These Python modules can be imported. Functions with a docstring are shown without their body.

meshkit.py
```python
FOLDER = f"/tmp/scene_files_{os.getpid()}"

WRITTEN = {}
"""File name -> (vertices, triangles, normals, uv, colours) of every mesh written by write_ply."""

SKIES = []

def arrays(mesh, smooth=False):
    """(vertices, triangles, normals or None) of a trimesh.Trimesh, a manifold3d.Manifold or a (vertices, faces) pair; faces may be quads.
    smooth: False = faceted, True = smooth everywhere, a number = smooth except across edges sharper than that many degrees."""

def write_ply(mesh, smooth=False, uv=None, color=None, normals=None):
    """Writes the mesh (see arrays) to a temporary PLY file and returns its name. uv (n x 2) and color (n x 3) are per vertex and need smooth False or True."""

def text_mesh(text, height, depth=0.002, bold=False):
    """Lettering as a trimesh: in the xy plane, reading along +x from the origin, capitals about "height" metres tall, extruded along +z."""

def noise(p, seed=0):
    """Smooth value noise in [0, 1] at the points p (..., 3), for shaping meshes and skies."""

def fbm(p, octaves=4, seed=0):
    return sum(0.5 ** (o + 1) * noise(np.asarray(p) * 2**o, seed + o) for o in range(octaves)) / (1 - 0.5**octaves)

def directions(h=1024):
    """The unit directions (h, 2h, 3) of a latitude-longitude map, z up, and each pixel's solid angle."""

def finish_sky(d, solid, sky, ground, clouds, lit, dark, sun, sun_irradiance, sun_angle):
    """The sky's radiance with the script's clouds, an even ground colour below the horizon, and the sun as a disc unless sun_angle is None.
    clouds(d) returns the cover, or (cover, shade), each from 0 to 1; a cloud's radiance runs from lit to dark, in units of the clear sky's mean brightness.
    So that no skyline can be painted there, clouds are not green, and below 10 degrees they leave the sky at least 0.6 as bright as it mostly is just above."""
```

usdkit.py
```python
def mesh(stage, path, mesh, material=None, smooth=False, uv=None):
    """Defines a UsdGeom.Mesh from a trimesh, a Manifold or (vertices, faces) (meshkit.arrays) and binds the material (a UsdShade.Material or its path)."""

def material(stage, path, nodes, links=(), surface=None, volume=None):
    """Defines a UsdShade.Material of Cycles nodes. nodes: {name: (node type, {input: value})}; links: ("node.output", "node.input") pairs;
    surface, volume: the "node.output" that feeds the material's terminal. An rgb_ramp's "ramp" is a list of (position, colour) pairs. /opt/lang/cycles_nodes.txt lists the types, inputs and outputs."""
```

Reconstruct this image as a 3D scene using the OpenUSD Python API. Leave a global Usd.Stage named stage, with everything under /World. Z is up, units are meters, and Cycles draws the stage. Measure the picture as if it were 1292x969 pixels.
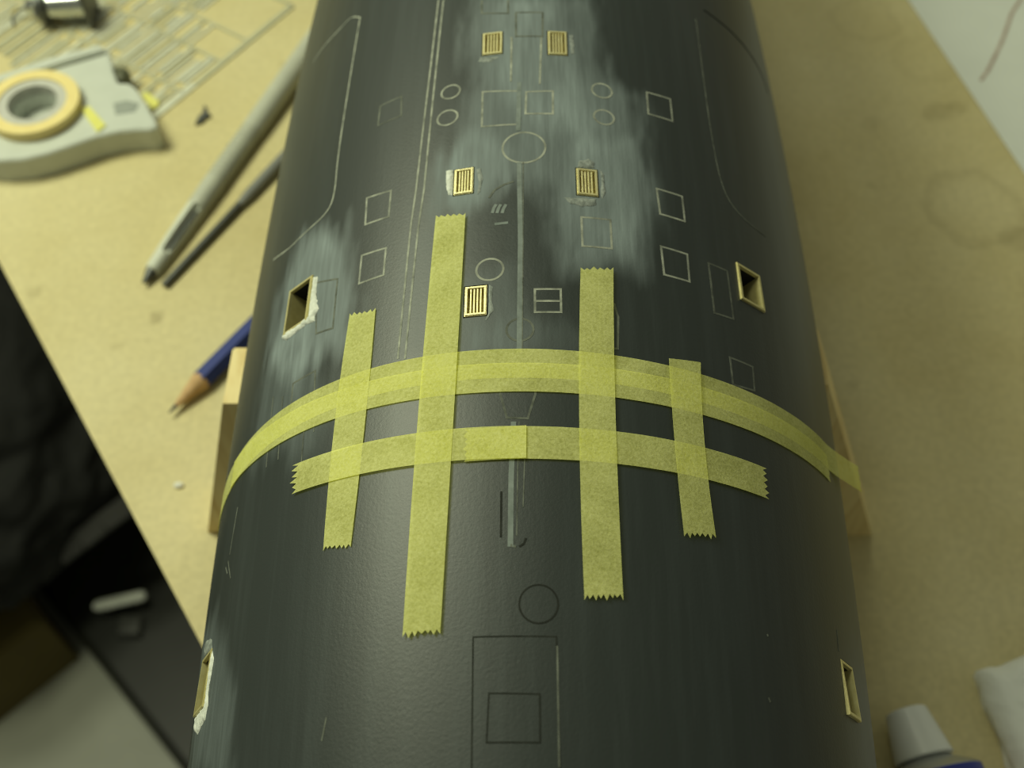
import math, random
import numpy as np, trimesh, shapely, manifold3d as m3
from shapely.geometry import Polygon, LineString, Point, box as sbox
from pxr import Usd, UsdGeom, UsdLux, UsdShade, Gf, Sdf, Vt
import usdkit, meshkit

random.seed(7); rng = np.random.default_rng(7)
stage = Usd.Stage.CreateInMemory()
UsdGeom.SetStageUpAxis(stage, UsdGeom.Tokens.z); UsdGeom.SetStageMetersPerUnit(stage, 1.0)
UsdGeom.Xform.Define(stage, '/World')

# ------------------------------------------------------------------ camera, lights, exposure
U = 0.068                       # hull radius, metres
ZC = 0.076                      # height of the hull's axis over the bench
TILT, FPX, YAW, ROLL = 0.58435, 1350.0, -0.0025, 0.00193
CAM = np.array([-0.07795 * U, -2.0 * U, 3.24854 * U + ZC])
_f = np.array([math.sin(TILT) * math.sin(YAW), math.sin(TILT) * math.cos(YAW), -math.cos(TILT)])
_u = np.array([math.cos(TILT) * math.sin(YAW), math.cos(TILT) * math.cos(YAW), math.sin(TILT)])
_r = np.cross(_f, _u)
RT = math.cos(ROLL) * _r + math.sin(ROLL) * _u
UP = -math.sin(ROLL) * _r + math.cos(ROLL) * _u
FW = _f
cam = UsdGeom.Camera.Define(stage, '/World/camera')
M = Gf.Matrix4d(*RT, 0, *UP, 0, *(-FW), 0, *CAM, 1)
cam.AddTransformOp().Set(M)
HA = 36.0
cam.CreateHorizontalApertureAttr(HA); cam.CreateVerticalApertureAttr(HA * 969 / 1292)
cam.CreateFocalLengthAttr(HA * FPX / 1292)
cam.CreateClippingRangeAttr(Gf.Vec2f(0.01, 50))
cam.CreateFStopAttr(17.0); cam.CreateFocusDistanceAttr(0.185)
cam.CreateExposureAttr(0.1)


def rect_light(name, pos, target, w, h, power, color):
    l = UsdLux.RectLight.Define(stage, '/World/' + name)
    pos, target = np.array(pos, float), np.array(target, float)
    z = pos - target; z /= np.linalg.norm(z)
    x = np.cross([0, 0, 1.0], z); x /= np.linalg.norm(x); y = np.cross(z, x)
    l.AddTransformOp().Set(Gf.Matrix4d(*x, 0, *y, 0, *z, 0, *pos, 1))
    l.CreateWidthAttr(w); l.CreateHeightAttr(h); l.CreateIntensityAttr(power); l.CreateColorAttr(Gf.Vec3f(*color))
    return l


rect_light('bench_lamp', (-0.37, 0.22, 0.51), (-0.03, 0.05, 0.05), 0.26, 0.18, 17.3, (0.96, 1.0, 0.69))
rect_light('ceiling_lamp', (-0.62, 0.75, 1.75), (0, 0, 0), 0.7, 0.35, 7.3, (0.96, 1.0, 0.72))
dome = UsdLux.DomeLight.Define(stage, '/World/room_light')
dome.CreateIntensityAttr(0.05); dome.CreateColorAttr(Gf.Vec3f(0.97, 1.0, 0.72))

# ------------------------------------------------------------------ geometry helpers
def ray(px, py):
    d = FW + (px - 646) / FPX * RT - (py - 484.5) / FPX * UP
    return d / np.linalg.norm(d)


def at(px, py, z=0.0):           # point on the horizontal plane at height z
    d = ray(px, py); return CAM + d * ((z - CAM[2]) / d[2])


def aty(px, py, y):              # point on the vertical plane across the hull
    d = ray(px, py); return CAM + d * ((y - CAM[1]) / d[1])


def Rh(y):
    t = np.asarray(y, float) / U
    t = np.clip(t, -3.2, 4.2)
    return U * (1.01106 + 0.01468 * t - 0.01484 * t * t)


def Xc(y):
    return U * (-0.01272 + 0.00871 * np.clip(np.asarray(y, float) / U, -3, 4))


def H(px, py):                   # pixel -> hull coordinates (arc s, length y)
    d = ray(px, py); R, xc = U, 0.0
    for _ in range(10):
        ox, oz = CAM[0] - xc, CAM[2] - ZC
        A = d[0] ** 2 + d[2] ** 2; B = 2 * (ox * d[0] + oz * d[2]); K = ox * ox + oz * oz - R * R
        s = (-B - math.sqrt(max(B * B - 4 * A * K, 0))) / (2 * A)
        p = CAM + s * d
        R, xc = float(Rh(p[1])), float(Xc(p[1]))
    return np.array([U * math.atan2(p[0] - xc, p[2] - ZC), p[1]])


def HP(pts):
    return np.array([H(*p) for p in pts])


def hull_xyz(s, y, h=0.0):
    th = np.asarray(s) / U; r = Rh(y) + h
    return np.stack([Xc(y) + r * np.sin(th), np.broadcast_to(y, np.shape(th)) * 1.0, ZC + r * np.cos(th)], -1)


def frame_at(s, y):
    th = s / U
    o = hull_xyz(np.array(s), np.array(y))
    return o, np.array([math.cos(th), 0, -math.sin(th)]), np.array([0, 1.0, 0]), np.array([math.sin(th), 0, math.cos(th)])


def local(mesh, o, ex, ey, ez):
    T = np.eye(4); T[:3, 0], T[:3, 1], T[:3, 2], T[:3, 3] = ex, ey, ez, o
    m = mesh.copy(); m.apply_transform(T); return m


def cat(*ms):
    return trimesh.util.concatenate([m for m in ms])


def tm(man):
    k = man.to_mesh()
    return trimesh.Trimesh(np.array(k.vert_properties[:, :3]), np.array(k.tri_verts), process=False)


def rbox(sx, sy, sz, r, at_=(0, 0, 0), seg=8):
    """box with rounded edges, centred at at_"""
    r = min(r, sx / 2.01, sy / 2.01, sz / 2.01)
    s = m3.Manifold.sphere(r, seg)
    c = [s.translate([i * (sx / 2 - r), j * (sy / 2 - r), k * (sz / 2 - r)]) for i in (-1, 1) for j in (-1, 1) for k in (-1, 1)]
    return tm(m3.Manifold.batch_hull(c).translate(list(at_)))


def bevel_bar(a, b, w, h, up=(0, 0, 1), c=0.15):
    """straight bar from a to b with chamfered upper edges: width w, height h, standing on the a-b line"""
    a, b, up = np.array(a, float), np.array(b, float), np.array(up, float)
    d = b - a; L = np.linalg.norm(d); d /= L
    x = np.cross(up, d); x /= np.linalg.norm(x); z = np.cross(d, x)
    k = c * min(w, h)
    prof = np.array([(-w / 2, 0), (w / 2, 0), (w / 2, h - k), (w / 2 - k, h), (-w / 2 + k, h), (-w / 2, h - k)])
    v = np.array([o + px * x + pz * z for o in (a, b) for px, pz in prof])
    f = []
    for i in range(6):
        j = (i + 1) % 6; f += [(i, j, 6 + j), (i, 6 + j, 6 + i)]
    f += [(0, i + 1, i) for i in range(1, 5)] + [(6, 6 + i, 7 + i) for i in range(1, 5)]
    m = trimesh.Trimesh(v, f, process=False); m.fix_normals(); return m


def lathe(profile, a, b, seg=32, scale=1.0):
    """surface of revolution: profile [(t along a->b in metres, radius)]"""
    a, b = np.array(a, float), np.array(b, float); d = b - a; d /= np.linalg.norm(d)
    x = np.cross(d, [0, 0, 1.0]); x /= np.linalg.norm(x); z = np.cross(x, d)
    an = np.linspace(0, 2 * np.pi, seg, endpoint=False)
    v, f, n = [], [], len(profile)
    for t, r in profile:
        v += [a + d * t + r * (math.cos(q) * x + math.sin(q) * z * scale) for q in an]
    for i in range(n - 1):
        for j in range(seg):
            k = (j + 1) % seg
            f += [(i * seg + j, i * seg + k, (i + 1) * seg + k), (i * seg + j, (i + 1) * seg + k, (i + 1) * seg + j)]
    v += [a + d * profile[0][0], a + d * profile[-1][0]]
    for j in range(seg):
        k = (j + 1) % seg
        f += [(len(v) - 2, k, j), (len(v) - 1, (n - 1) * seg + j, (n - 1) * seg + k)]
    m = trimesh.Trimesh(np.array(v), f, process=False); m.fix_normals(); return m


def prism(outline, z0, z1, bevel=0.0):
    """vertical prism over an outline in table coordinates, with a small chamfer on the top rim"""
    p = Polygon(outline).buffer(0) if not isinstance(outline, Polygon) else outline
    if bevel <= 0:
        m = trimesh.creation.extrude_polygon(p, z1 - z0, engine='earcut'); m.apply_translation([0, 0, z0]); return m
    cs = m3.CrossSection([np.array(p.exterior.coords)[:-1]] + [np.array(i.coords)[:-1] for i in p.interiors], m3.FillRule.EvenOdd)
    body = cs.extrude(z1 - z0 - bevel).translate([0, 0, z0])
    for k in range(2):
        q = cs.offset(-bevel * (0.35, 1.0)[k], m3.JoinType.Round)
        body = body + q.extrude(bevel * (0.65, 1.0)[k]).translate([0, 0, z1 - bevel])
    return tm(body)


def wrap(poly, h0, h1, ds=0.002, dy=0.004, lift=None):
    """a flat shape in hull coordinates (s, y), laid on the hull from height h0 to h1 as a closed solid"""
    ps = [poly] if poly.geom_type == 'Polygon' else list(poly.geoms)
    V, F, n = [], [], 0

    def put(sy, h):
        hh = h + (lift(sy[:, 0], sy[:, 1]) if lift else 0)
        return hull_xyz(sy[:, 0], sy[:, 1], hh)
    for p in ps:
        x0, y0, x1, y1 = p.bounds
        gx = np.arange(math.floor(x0 / ds), math.ceil(x1 / ds) + 1); gy = np.arange(math.floor(y0 / dy), math.ceil(y1 / dy) + 1)
        bx, by = np.meshgrid(gx[:-1] * ds, gy[:-1] * dy)
        cells = shapely.intersection(p, shapely.box(bx.ravel(), by.ravel(), bx.ravel() + ds, by.ravel() + dy))
        for c in cells:
            for g in ([c] if c.geom_type == 'Polygon' else list(getattr(c, 'geoms', []))):
                if g.geom_type != 'Polygon' or g.area < 1e-12: continue
                v2, f2 = trimesh.creation.triangulate_polygon(g, engine='earcut')
                if not len(f2): continue
                a = v2[f2]; cr = np.cross(a[:, 1] - a[:, 0], a[:, 2] - a[:, 0]); f2 = np.where((cr < 0)[:, None], f2[:, ::-1], f2)
                V.append(put(v2, h1)); F.append(f2 + n); n += len(v2)
                V.append(put(v2, h0)); F.append(f2[:, ::-1] + n); n += len(v2)
        for ring in [p.exterior] + list(p.interiors):
            c = np.array(shapely.segmentize(ring, 0.0015).coords)
            if (ring is p.exterior) != ring.is_ccw: c = c[::-1]
            k = len(c); V.append(put(c, h1)); V.append(put(c, h0))
            i = np.arange(k - 1)
            F.append(np.concatenate([np.stack([i + n + k, i + 1 + n + k, i + 1 + n], 1), np.stack([i + n + k, i + 1 + n, i + n], 1)])); n += 2 * k
    m = trimesh.Trimesh(np.vstack(V), np.vstack(F), process=False); m.merge_vertices(); return m


# ------------------------------------------------------------------ prim helpers
used = {}
def numbered(path):
    k = used.get(path, 0); used[path] = k + 1
    return path if k == 0 else f'{path}_{k:03d}'


def path_of(name, parent=None):
    return numbered((str(parent.GetPath()) if parent else '/World') + '/' + name)


def tag(o, label=None, cat=None, group=None, kind=None):
    o = o.GetPrim() if hasattr(o, 'GetPrim') else o
    for k, v in (('label', label), ('category', cat), ('group', group), ('kind', kind)):
        if v: o.SetCustomDataByKey(k, v)
    return o


def thing(name, label, cat, group=None):
    return tag(UsdGeom.Xform.Define(stage, path_of(name)).GetPrim(), label, cat, group)


def obj(name, mesh, mat, parent=None, smooth=30, label=None):
    o = usdkit.mesh(stage, path_of(name, parent), mesh, mat, smooth=smooth).GetPrim()
    if label: o.SetCustomDataByKey('label', label)
    return o


# ------------------------------------------------------------------ materials
LK = '/World/Looks/'
def mat(name, nodes, links, surface):
    return usdkit.material(stage, LK + name, nodes, links, surface=surface)


def pm(name, c0, c1=None, rough=0.5, metallic=0.0, scale=60.0, stretch=(1, 1, 1), bump=0.0, bump_scale=None, detail=4, spec=0.5, dist=0.001, **extra):
    """principled surface with a two-tone noise grain and an optional noise bump"""
    c1 = c1 or tuple(0.85 * x for x in c0)
    nodes = {'co': ('geometry', {}), 'mp': ('mapping', {'scale': stretch}),
             'n': ('noise_texture', {'scale': scale, 'detail': detail, 'roughness': 0.6}),
             'r': ('rgb_ramp', {'ramp': [(0.3, c1), (0.7, c0)]}),
             'p': ('principled_bsdf', {'roughness': rough, 'metallic': metallic, 'specular_ior_level': spec, **extra})}
    links = [('co.position', 'mp.vector'), ('mp.vector', 'n.vector'), ('n.fac', 'r.fac'), ('r.color', 'p.base_color')]
    if bump:
        nodes['nb'] = ('noise_texture', {'scale': bump_scale or scale, 'detail': 3}); nodes['b'] = ('bump', {'strength': bump, 'distance': dist})
        links += [('mp.vector', 'nb.vector'), ('nb.fac', 'b.height'), ('b.normal', 'p.normal')]
    return mat(name, nodes, links, 'p.BSDF')


HULL_DARK, HULL_DUST = (0.027, 0.034, 0.033), (0.275, 0.33, 0.345)
m_hull = mat('hull_plastic', {
    'co': ('geometry', {}), 'at': ('attribute', {'attribute': 'dust'}),
    'mp': ('mapping', {'scale': (1, 0.06, 1)}), 'ns': ('noise_texture', {'scale': 900, 'detail': 4, 'roughness': 0.65}),
    'nr': ('map_range', {'from_min': 0.35, 'from_max': 0.68, 'to_min': 0.72, 'to_max': 1.12, 'clamp': True}),
    'mu': ('math', {'math_type': 'multiply', 'use_clamp': True}),
    'mp2': ('mapping', {'scale': (1, 0.04, 1)}), 'n2': ('noise_texture', {'scale': 240, 'detail': 5, 'roughness': 0.7}),
    'r2': ('map_range', {'from_min': 0.45, 'from_max': 0.8, 'to_min': 0.0, 'to_max': 0.055, 'clamp': True}),
    'ad': ('math', {'math_type': 'add', 'use_clamp': True}),
    'mx': ('mix', {'color1': HULL_DARK, 'color2': HULL_DUST}),
    'rr': ('map_range', {'from_min': 0.0, 'from_max': 0.6, 'to_min': 0.42, 'to_max': 0.75, 'clamp': True}),
    'nb': ('noise_texture', {'scale': 1700, 'detail': 4, 'roughness': 0.65}), 'b': ('bump', {'strength': 0.15, 'distance': 0.00025}),
    'p': ('principled_bsdf', {'specular_ior_level': 0.48})},
    [('co.position', 'mp.vector'), ('mp.vector', 'ns.vector'), ('ns.fac', 'nr.value'), ('at.fac', 'mu.value1'), ('nr.result', 'mu.value2'),
     ('co.position', 'mp2.vector'), ('mp2.vector', 'n2.vector'), ('n2.fac', 'r2.value'), ('mu.value', 'ad.value1'), ('r2.result', 'ad.value2'),
     ('ad.value', 'mx.fac'), ('mx.color', 'p.base_color'), ('mu.value', 'rr.value'), ('rr.result', 'p.roughness'),
     ('co.position', 'nb.vector'), ('nb.fac', 'b.height'), ('b.normal', 'p.normal')], 'p.BSDF')


def line_mat(name, c, c2):
    return pm(name, c, c2, rough=0.85, scale=400, stretch=(1, 1, 1), spec=0.2)


m_line = line_mat('panel_line_dust', (0.42, 0.44, 0.37), (0.17, 0.18, 0.155))
m_line_faint = line_mat('panel_line_faint', (0.18, 0.195, 0.165), (0.07, 0.076, 0.065))
m_line_dark = line_mat('panel_line_clean', (0.016, 0.018, 0.015), (0.03, 0.033, 0.028))
m_seam = line_mat('filled_seam_putty', (0.24, 0.275, 0.265), (0.15, 0.175, 0.165))
m_filler = pm('white_filler', (0.78, 0.80, 0.74), (0.55, 0.58, 0.52), rough=0.9, scale=700, bump=0.5, bump_scale=1200, dist=0.0005)
m_filler_grey = pm('grey_filler', (0.33, 0.36, 0.34), (0.14, 0.16, 0.15), rough=0.9, scale=900, bump=0.4, bump_scale=1500, dist=0.0004)
m_brass = pm('etched_brass', (0.86, 0.80, 0.46), (0.76, 0.68, 0.34), rough=0.38, metallic=0.55, scale=500, bump=0.25, bump_scale=2500, dist=0.0002)
m_brass_in = pm('brass_recess', (0.68, 0.61, 0.27), (0.55, 0.48, 0.18), rough=0.42, metallic=0.4, scale=400)
m_brass_fr = pm('brass_window_frame', (0.70, 0.64, 0.32), (0.58, 0.52, 0.23), rough=0.42, metallic=0.45, scale=500)
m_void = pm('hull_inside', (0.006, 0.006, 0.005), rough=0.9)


def tape_mat(name, a_lo, a_hi):
    return mat(name, {
        'co': ('geometry', {}), 'n': ('noise_texture', {'scale': 1900, 'detail': 4, 'roughness': 0.7, 'distortion': 0.4}),
        'n2': ('noise_texture', {'scale': 160, 'detail': 3}), 'ad': ('math', {'math_type': 'multiply_add', 'value2': 0.6}),
        'al': ('map_range', {'from_min': 0.52, 'from_max': 1.05, 'to_min': a_lo, 'to_max': a_hi, 'clamp': True}),
        'r': ('rgb_ramp', {'ramp': [(0.3, (0.88, 0.89, 0.40)), (0.7, (0.93, 0.94, 0.50))]}),
        'b': ('bump', {'strength': 0.3, 'distance': 0.0003}),
        'p': ('principled_bsdf', {'roughness': 0.6, 'specular_ior_level': 0.3}), 't': ('transparent_bsdf', {'color': (1, 1, 0.55)}), 'm': ('mix_closure', {})},
        [('co.position', 'n.vector'), ('co.position', 'n2.vector'), ('n2.fac', 'ad.value1'), ('n.fac', 'ad.value3'), ('ad.value', 'al.value'), ('n.fac', 'r.fac'), ('r.color', 'p.base_color'),
         ('n.fac', 'b.height'), ('b.normal', 'p.normal'), ('al.result', 'm.fac'), ('t.BSDF', 'm.closure1'), ('p.BSDF', 'm.closure2')], 'm.closure')


m_tape = tape_mat('masking_paper', 0.20, 0.45)
m_roll = pm('tape_roll_side', (0.84, 0.70, 0.31), (0.78, 0.63, 0.26), rough=0.6, scale=300)
m_tab = pm('tape_end', (0.78, 0.76, 0.20), (0.70, 0.68, 0.17), rough=0.6, scale=400)
m_core = pm('grey_cardboard_core', (0.56, 0.56, 0.52), (0.45, 0.45, 0.42), rough=0.8, scale=300)
m_disp = pm('white_styrene', (0.60, 0.63, 0.58), (0.55, 0.58, 0.53), rough=0.35, scale=90)
m_disp_dk = pm('dispenser_recess', (0.33, 0.36, 0.33), rough=0.5)
m_rubber = pm('dark_cutter', (0.10, 0.105, 0.06), rough=0.5)
m_wood = mat('pine', {
    'co': ('geometry', {}), 'mp': ('mapping', {'scale': (1.0, 0.25, 0.12)}), 'n': ('noise_texture', {'scale': 260, 'detail': 5, 'distortion': 0.6}),
    'r': ('rgb_ramp', {'ramp': [(0.25, (0.66, 0.48, 0.19)), (0.6, (0.86, 0.71, 0.36)), (0.85, (0.92, 0.79, 0.45))]}),
    'p': ('principled_bsdf', {'roughness': 0.6, 'specular_ior_level': 0.3})},
    [('co.position', 'mp.vector'), ('mp.vector', 'n.vector'), ('n.fac', 'r.fac'), ('r.color', 'p.base_color')], 'p.BSDF')
m_steel = pm('polished_steel', (0.66, 0.68, 0.66), (0.55, 0.57, 0.55), rough=0.22, metallic=1.0, scale=200)
m_steel_dk = pm('dark_tool_steel', (0.13, 0.135, 0.13), (0.09, 0.095, 0.09), rough=0.45, metallic=0.6, scale=500)
m_knife = pm('grey_knife_plastic', (0.52, 0.53, 0.44), (0.45, 0.46, 0.39), rough=0.4, scale=120)
m_fret = pm('fret_metal', (0.56, 0.55, 0.40), (0.47, 0.46, 0.31), rough=0.5, metallic=0.25, scale=200)
m_fret_pale = pm('fret_metal_pale', (0.66, 0.67, 0.56), (0.58, 0.58, 0.46), rough=0.5, metallic=0.2, scale=200)
m_blue = pm('blue_paint', (0.03, 0.05, 0.24), (0.024, 0.04, 0.20), spec=0.25, rough=0.55, scale=200)
m_cone = pm('sharpened_wood', (0.62, 0.40, 0.20), (0.50, 0.31, 0.14), rough=0.7, scale=500, stretch=(1, 1, 1))
m_lead = pm('graphite', (0.05, 0.05, 0.05), rough=0.4)
m_paper = pm('white_paper', (0.74, 0.77, 0.72), (0.70, 0.73, 0.68), rough=0.9, scale=40, bump=0.15, dist=0.002)
m_ink = pm('red_brown_mark', (0.36, 0.25, 0.20), (0.55, 0.47, 0.40), rough=0.9, scale=150)
m_tissue = pm('tissue', (0.93, 0.95, 0.90), (0.88, 0.90, 0.85), rough=0.95, scale=90, bump=0.4, bump_scale=350, dist=0.001)
m_white = pm('white_cap_plastic', (0.86, 0.88, 0.86), (0.82, 0.84, 0.82), rough=0.4, scale=60)
m_alu = pm('tube_aluminium', (0.60, 0.61, 0.60), (0.52, 0.53, 0.52), rough=0.35, metallic=0.8, scale=120)
m_bandblue = pm('tube_blue_print', (0.03, 0.045, 0.33), rough=0.4)
m_bandred = pm('tube_red_print', (0.55, 0.06, 0.05), rough=0.4)
m_black = pm('black_nylon', (0.012, 0.013, 0.012), (0.008, 0.009, 0.008), rough=0.75, scale=80, bump=0.5, bump_scale=250, dist=0.003)
m_strap = pm('grey_webbing', (0.06, 0.06, 0.057), (0.045, 0.045, 0.042), rough=0.8, scale=300)
m_case = pm('black_case_plastic', (0.018, 0.020, 0.015), (0.013, 0.014, 0.011), rough=0.42, scale=60)
m_handle = pm('pale_handle_plastic', (0.85, 0.88, 0.80), (0.7, 0.73, 0.66), rough=0.25, scale=90)
m_card = pm('brown_cardboard', (0.11, 0.085, 0.02), (0.09, 0.07, 0.016), rough=0.9, scale=25)
m_floor = pm('pale_floor_vinyl', (0.50, 0.51, 0.43), (0.44, 0.45, 0.38), rough=0.45, scale=14)
m_speck = pm('white_crumb', (0.8, 0.8, 0.74), rough=0.8)

# hardboard bench: mottled tan with a few stains of their own shape
stains = []                      # (x, y, radius, strength, ring?)
for px, py, rpx, k, ring in ((200, 400, 12, 0.40, 0), (173, 513, 6, 0.18, 0), (145, 434, 7, 0.16, 0), (186, 430, 5, 0.16, 0), (155, 512, 30, 0.05, 1), (42, 366, 9, 0.22, 0), (1183, 142, 20, 0.26, 0),
                         (1205, 136, 16, 0.22, 0), (1228, 262, 62, 0.20, 1), (1103, 155, 14, 0.14, 0), (1090, 25, 42, 0.12, 1), (1165, 75, 40, 0.10, 1), (1104, 237, 9, 0.18, 0), (352, 83, 6, 0.2, 0), (1080, 485, 10, 0.18, 0), (1285, 300, 24, 0.24, 0)):
    p = at(px, py); stains.append((p[0], p[1], rpx * np.linalg.norm(p - CAM) / FPX, k, ring))
nd = {'co': ('geometry', {}), 'wn': ('noise_texture', {'scale': 90, 'detail': 3}), 'wm': ('mix_vector', {'fac': 0.010}),
      'n1': ('noise_texture', {'scale': 11, 'detail': 6, 'roughness': 0.62}), 'n2': ('noise_texture', {'scale': 420, 'detail': 4, 'roughness': 0.7}),
      'r1': ('rgb_ramp', {'ramp': [(0.30, (0.55, 0.465, 0.225)), (0.5, (0.63, 0.55, 0.295)), (0.72, (0.69, 0.615, 0.36))]}),
      'r2': ('map_range', {'from_min': 0.3, 'from_max': 0.7, 'to_min': 0.86, 'to_max': 1.06}),
      'sc': ('mix', {'mix_type': 'multiply', 'fac': 1.0}), 'p': ('principled_bsdf', {'roughness': 0.55, 'specular_ior_level': 0.3}),
      'b': ('bump', {'strength': 0.12, 'distance': 0.0005})}
ln = [('co.position', 'wn.vector'), ('co.position', 'wm.a'), ('wn.color', 'wm.b'), ('co.position', 'n1.vector'), ('co.position', 'n2.vector'), ('n1.fac', 'r1.fac'), ('n2.fac', 'r2.value'),
      ('r1.color', 'sc.color1'), ('r2.result', 'sc.color2'), ('n2.fac', 'b.height'), ('b.normal', 'p.normal')]
last = 'sc.color'
for i, (x, y, r, k, ring) in enumerate(stains):
    nd[f'm{i}'] = ('mapping', {'location': (-(x * 0.99 + 0.005) / r, -(y * 0.99 + 0.005) / r, -0.005 / r), 'scale': (1 / r, 1 / r, 1 / r)})
    nd[f'l{i}'] = ('gradient_texture', {'gradient_type': 'spherical'})
    nd[f'g{i}'] = ('rgb_ramp', {'ramp': [(0.0, (0, 0, 0)), (0.12, (k, k, k)), (0.35, (k * 0.15,) * 3), (1, (k * 0.1,) * 3)] if ring else [(0.0, (0, 0, 0)), (0.45, (k, k, k)), (1, (k, k, k))]})
    nd[f'x{i}'] = ('mix', {'color2': (0.20, 0.155, 0.055)})
    ln += [('wm.result', f'm{i}.vector'), (f'm{i}.vector', f'l{i}.vector'), (f'l{i}.fac', f'g{i}.fac'), (f'g{i}.color', f'x{i}.fac'), (last, f'x{i}.color1')]
    last = f'x{i}.color'
ln.append((last, 'p.base_color'))
m_bench = mat('bench_hardboard', nd, ln, 'p.BSDF')

# ------------------------------------------------------------------ setting: floor, bench
ZF = -0.72
fl = prism([(-2.5, -1.5), (2.5, -1.5), (2.5, 2.5), (-2.5, 2.5)], ZF - 0.02, ZF)
tag(obj('floor', fl, m_floor), 'pale vinyl floor below the bench', 'floor', kind='structure')
e0, e1 = at(0, 333), at(250, 806)
ed = (e1 - e0) / np.linalg.norm(e1 - e0)
A, B = e0 - ed * 1.0, e1 + ed * 0.35
nrm = np.array([-ed[1], ed[0], 0])
if nrm[0] < 0: nrm = -nrm
bench = thing('workbench', 'tan hardboard workbench top with stains under the model hull', 'table')
obj('bench_top', prism([A[:2], B[:2], (B + nrm * 1.3)[:2], (A + nrm * 1.3)[:2]], -0.018, 0.0, 0.0012), m_bench, bench)
for k, q in enumerate((A + ed * 0.12 + nrm * 0.10, B - ed * 0.1 + nrm * 0.45, A + ed * 0.12 + nrm * 1.2, B - ed * 0.1 + nrm * 1.2)):
    obj('leg', rbox(0.05, 0.05, abs(ZF) - 0.018, 0.004, (q[0], q[1], (ZF - 0.018) / 2)), m_wood, bench)

# ------------------------------------------------------------------ hull
hull = thing('submarine_hull', 'dark grey round plastic model submarine hull with brass vents, lying in wooden cradle', 'model submarine')
dust_shapes = []                 # (polygon in (s, y), softness in m, strength)
def dust(pts, soft, k):
    dust_shapes.append((Polygon(HP(pts)).buffer(0), soft, k))


dust([(600, 0), (740, 0), (744, 60), (760, 100), (800, 120), (810, 200), (816, 300), (804, 342), (720, 330), (712, 270), (690, 240), (640, 215), (600, 255), (560, 260), (556, 215), (590, 170), (600, 110), (592, 50)], 0.0050, 0.27)
dust([(640, 0), (690, 0), (720, 90), (760, 160), (735, 190), (690, 150), (650, 120), (625, 60)], 0.005, 0.20)
dust([(720, 180), (800, 175), (806, 262), (795, 320), (735, 320), (722, 270)], 0.0045, 0.22)
dust([(560, 200), (596, 168), (640, 190), (620, 250), (560, 262)], 0.0035, 0.22)
dust([(385, 305), (420, 290), (436, 330), (440, 380), (425, 430), (380, 460), (350, 440), (360, 370)], 0.0055, 0.46)
dust([(340, 470), (395, 450), (405, 530), (380, 570), (330, 560)], 0.006, 0.16)
dust([(560, 360), (640, 345), (650, 410), (640, 440), (575, 435)], 0.005, 0.14)
dust([(600, 425), (740, 420), (735, 440), (590, 442)], 0.004, 0.10)
dust([(246, 800), (268, 790), (292, 880), (285, 969), (243, 969)], 0.005, 0.20)
dust([(520, 300), (548, 280), (535, 440), (505, 450)], 0.004, 0.06)


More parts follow.
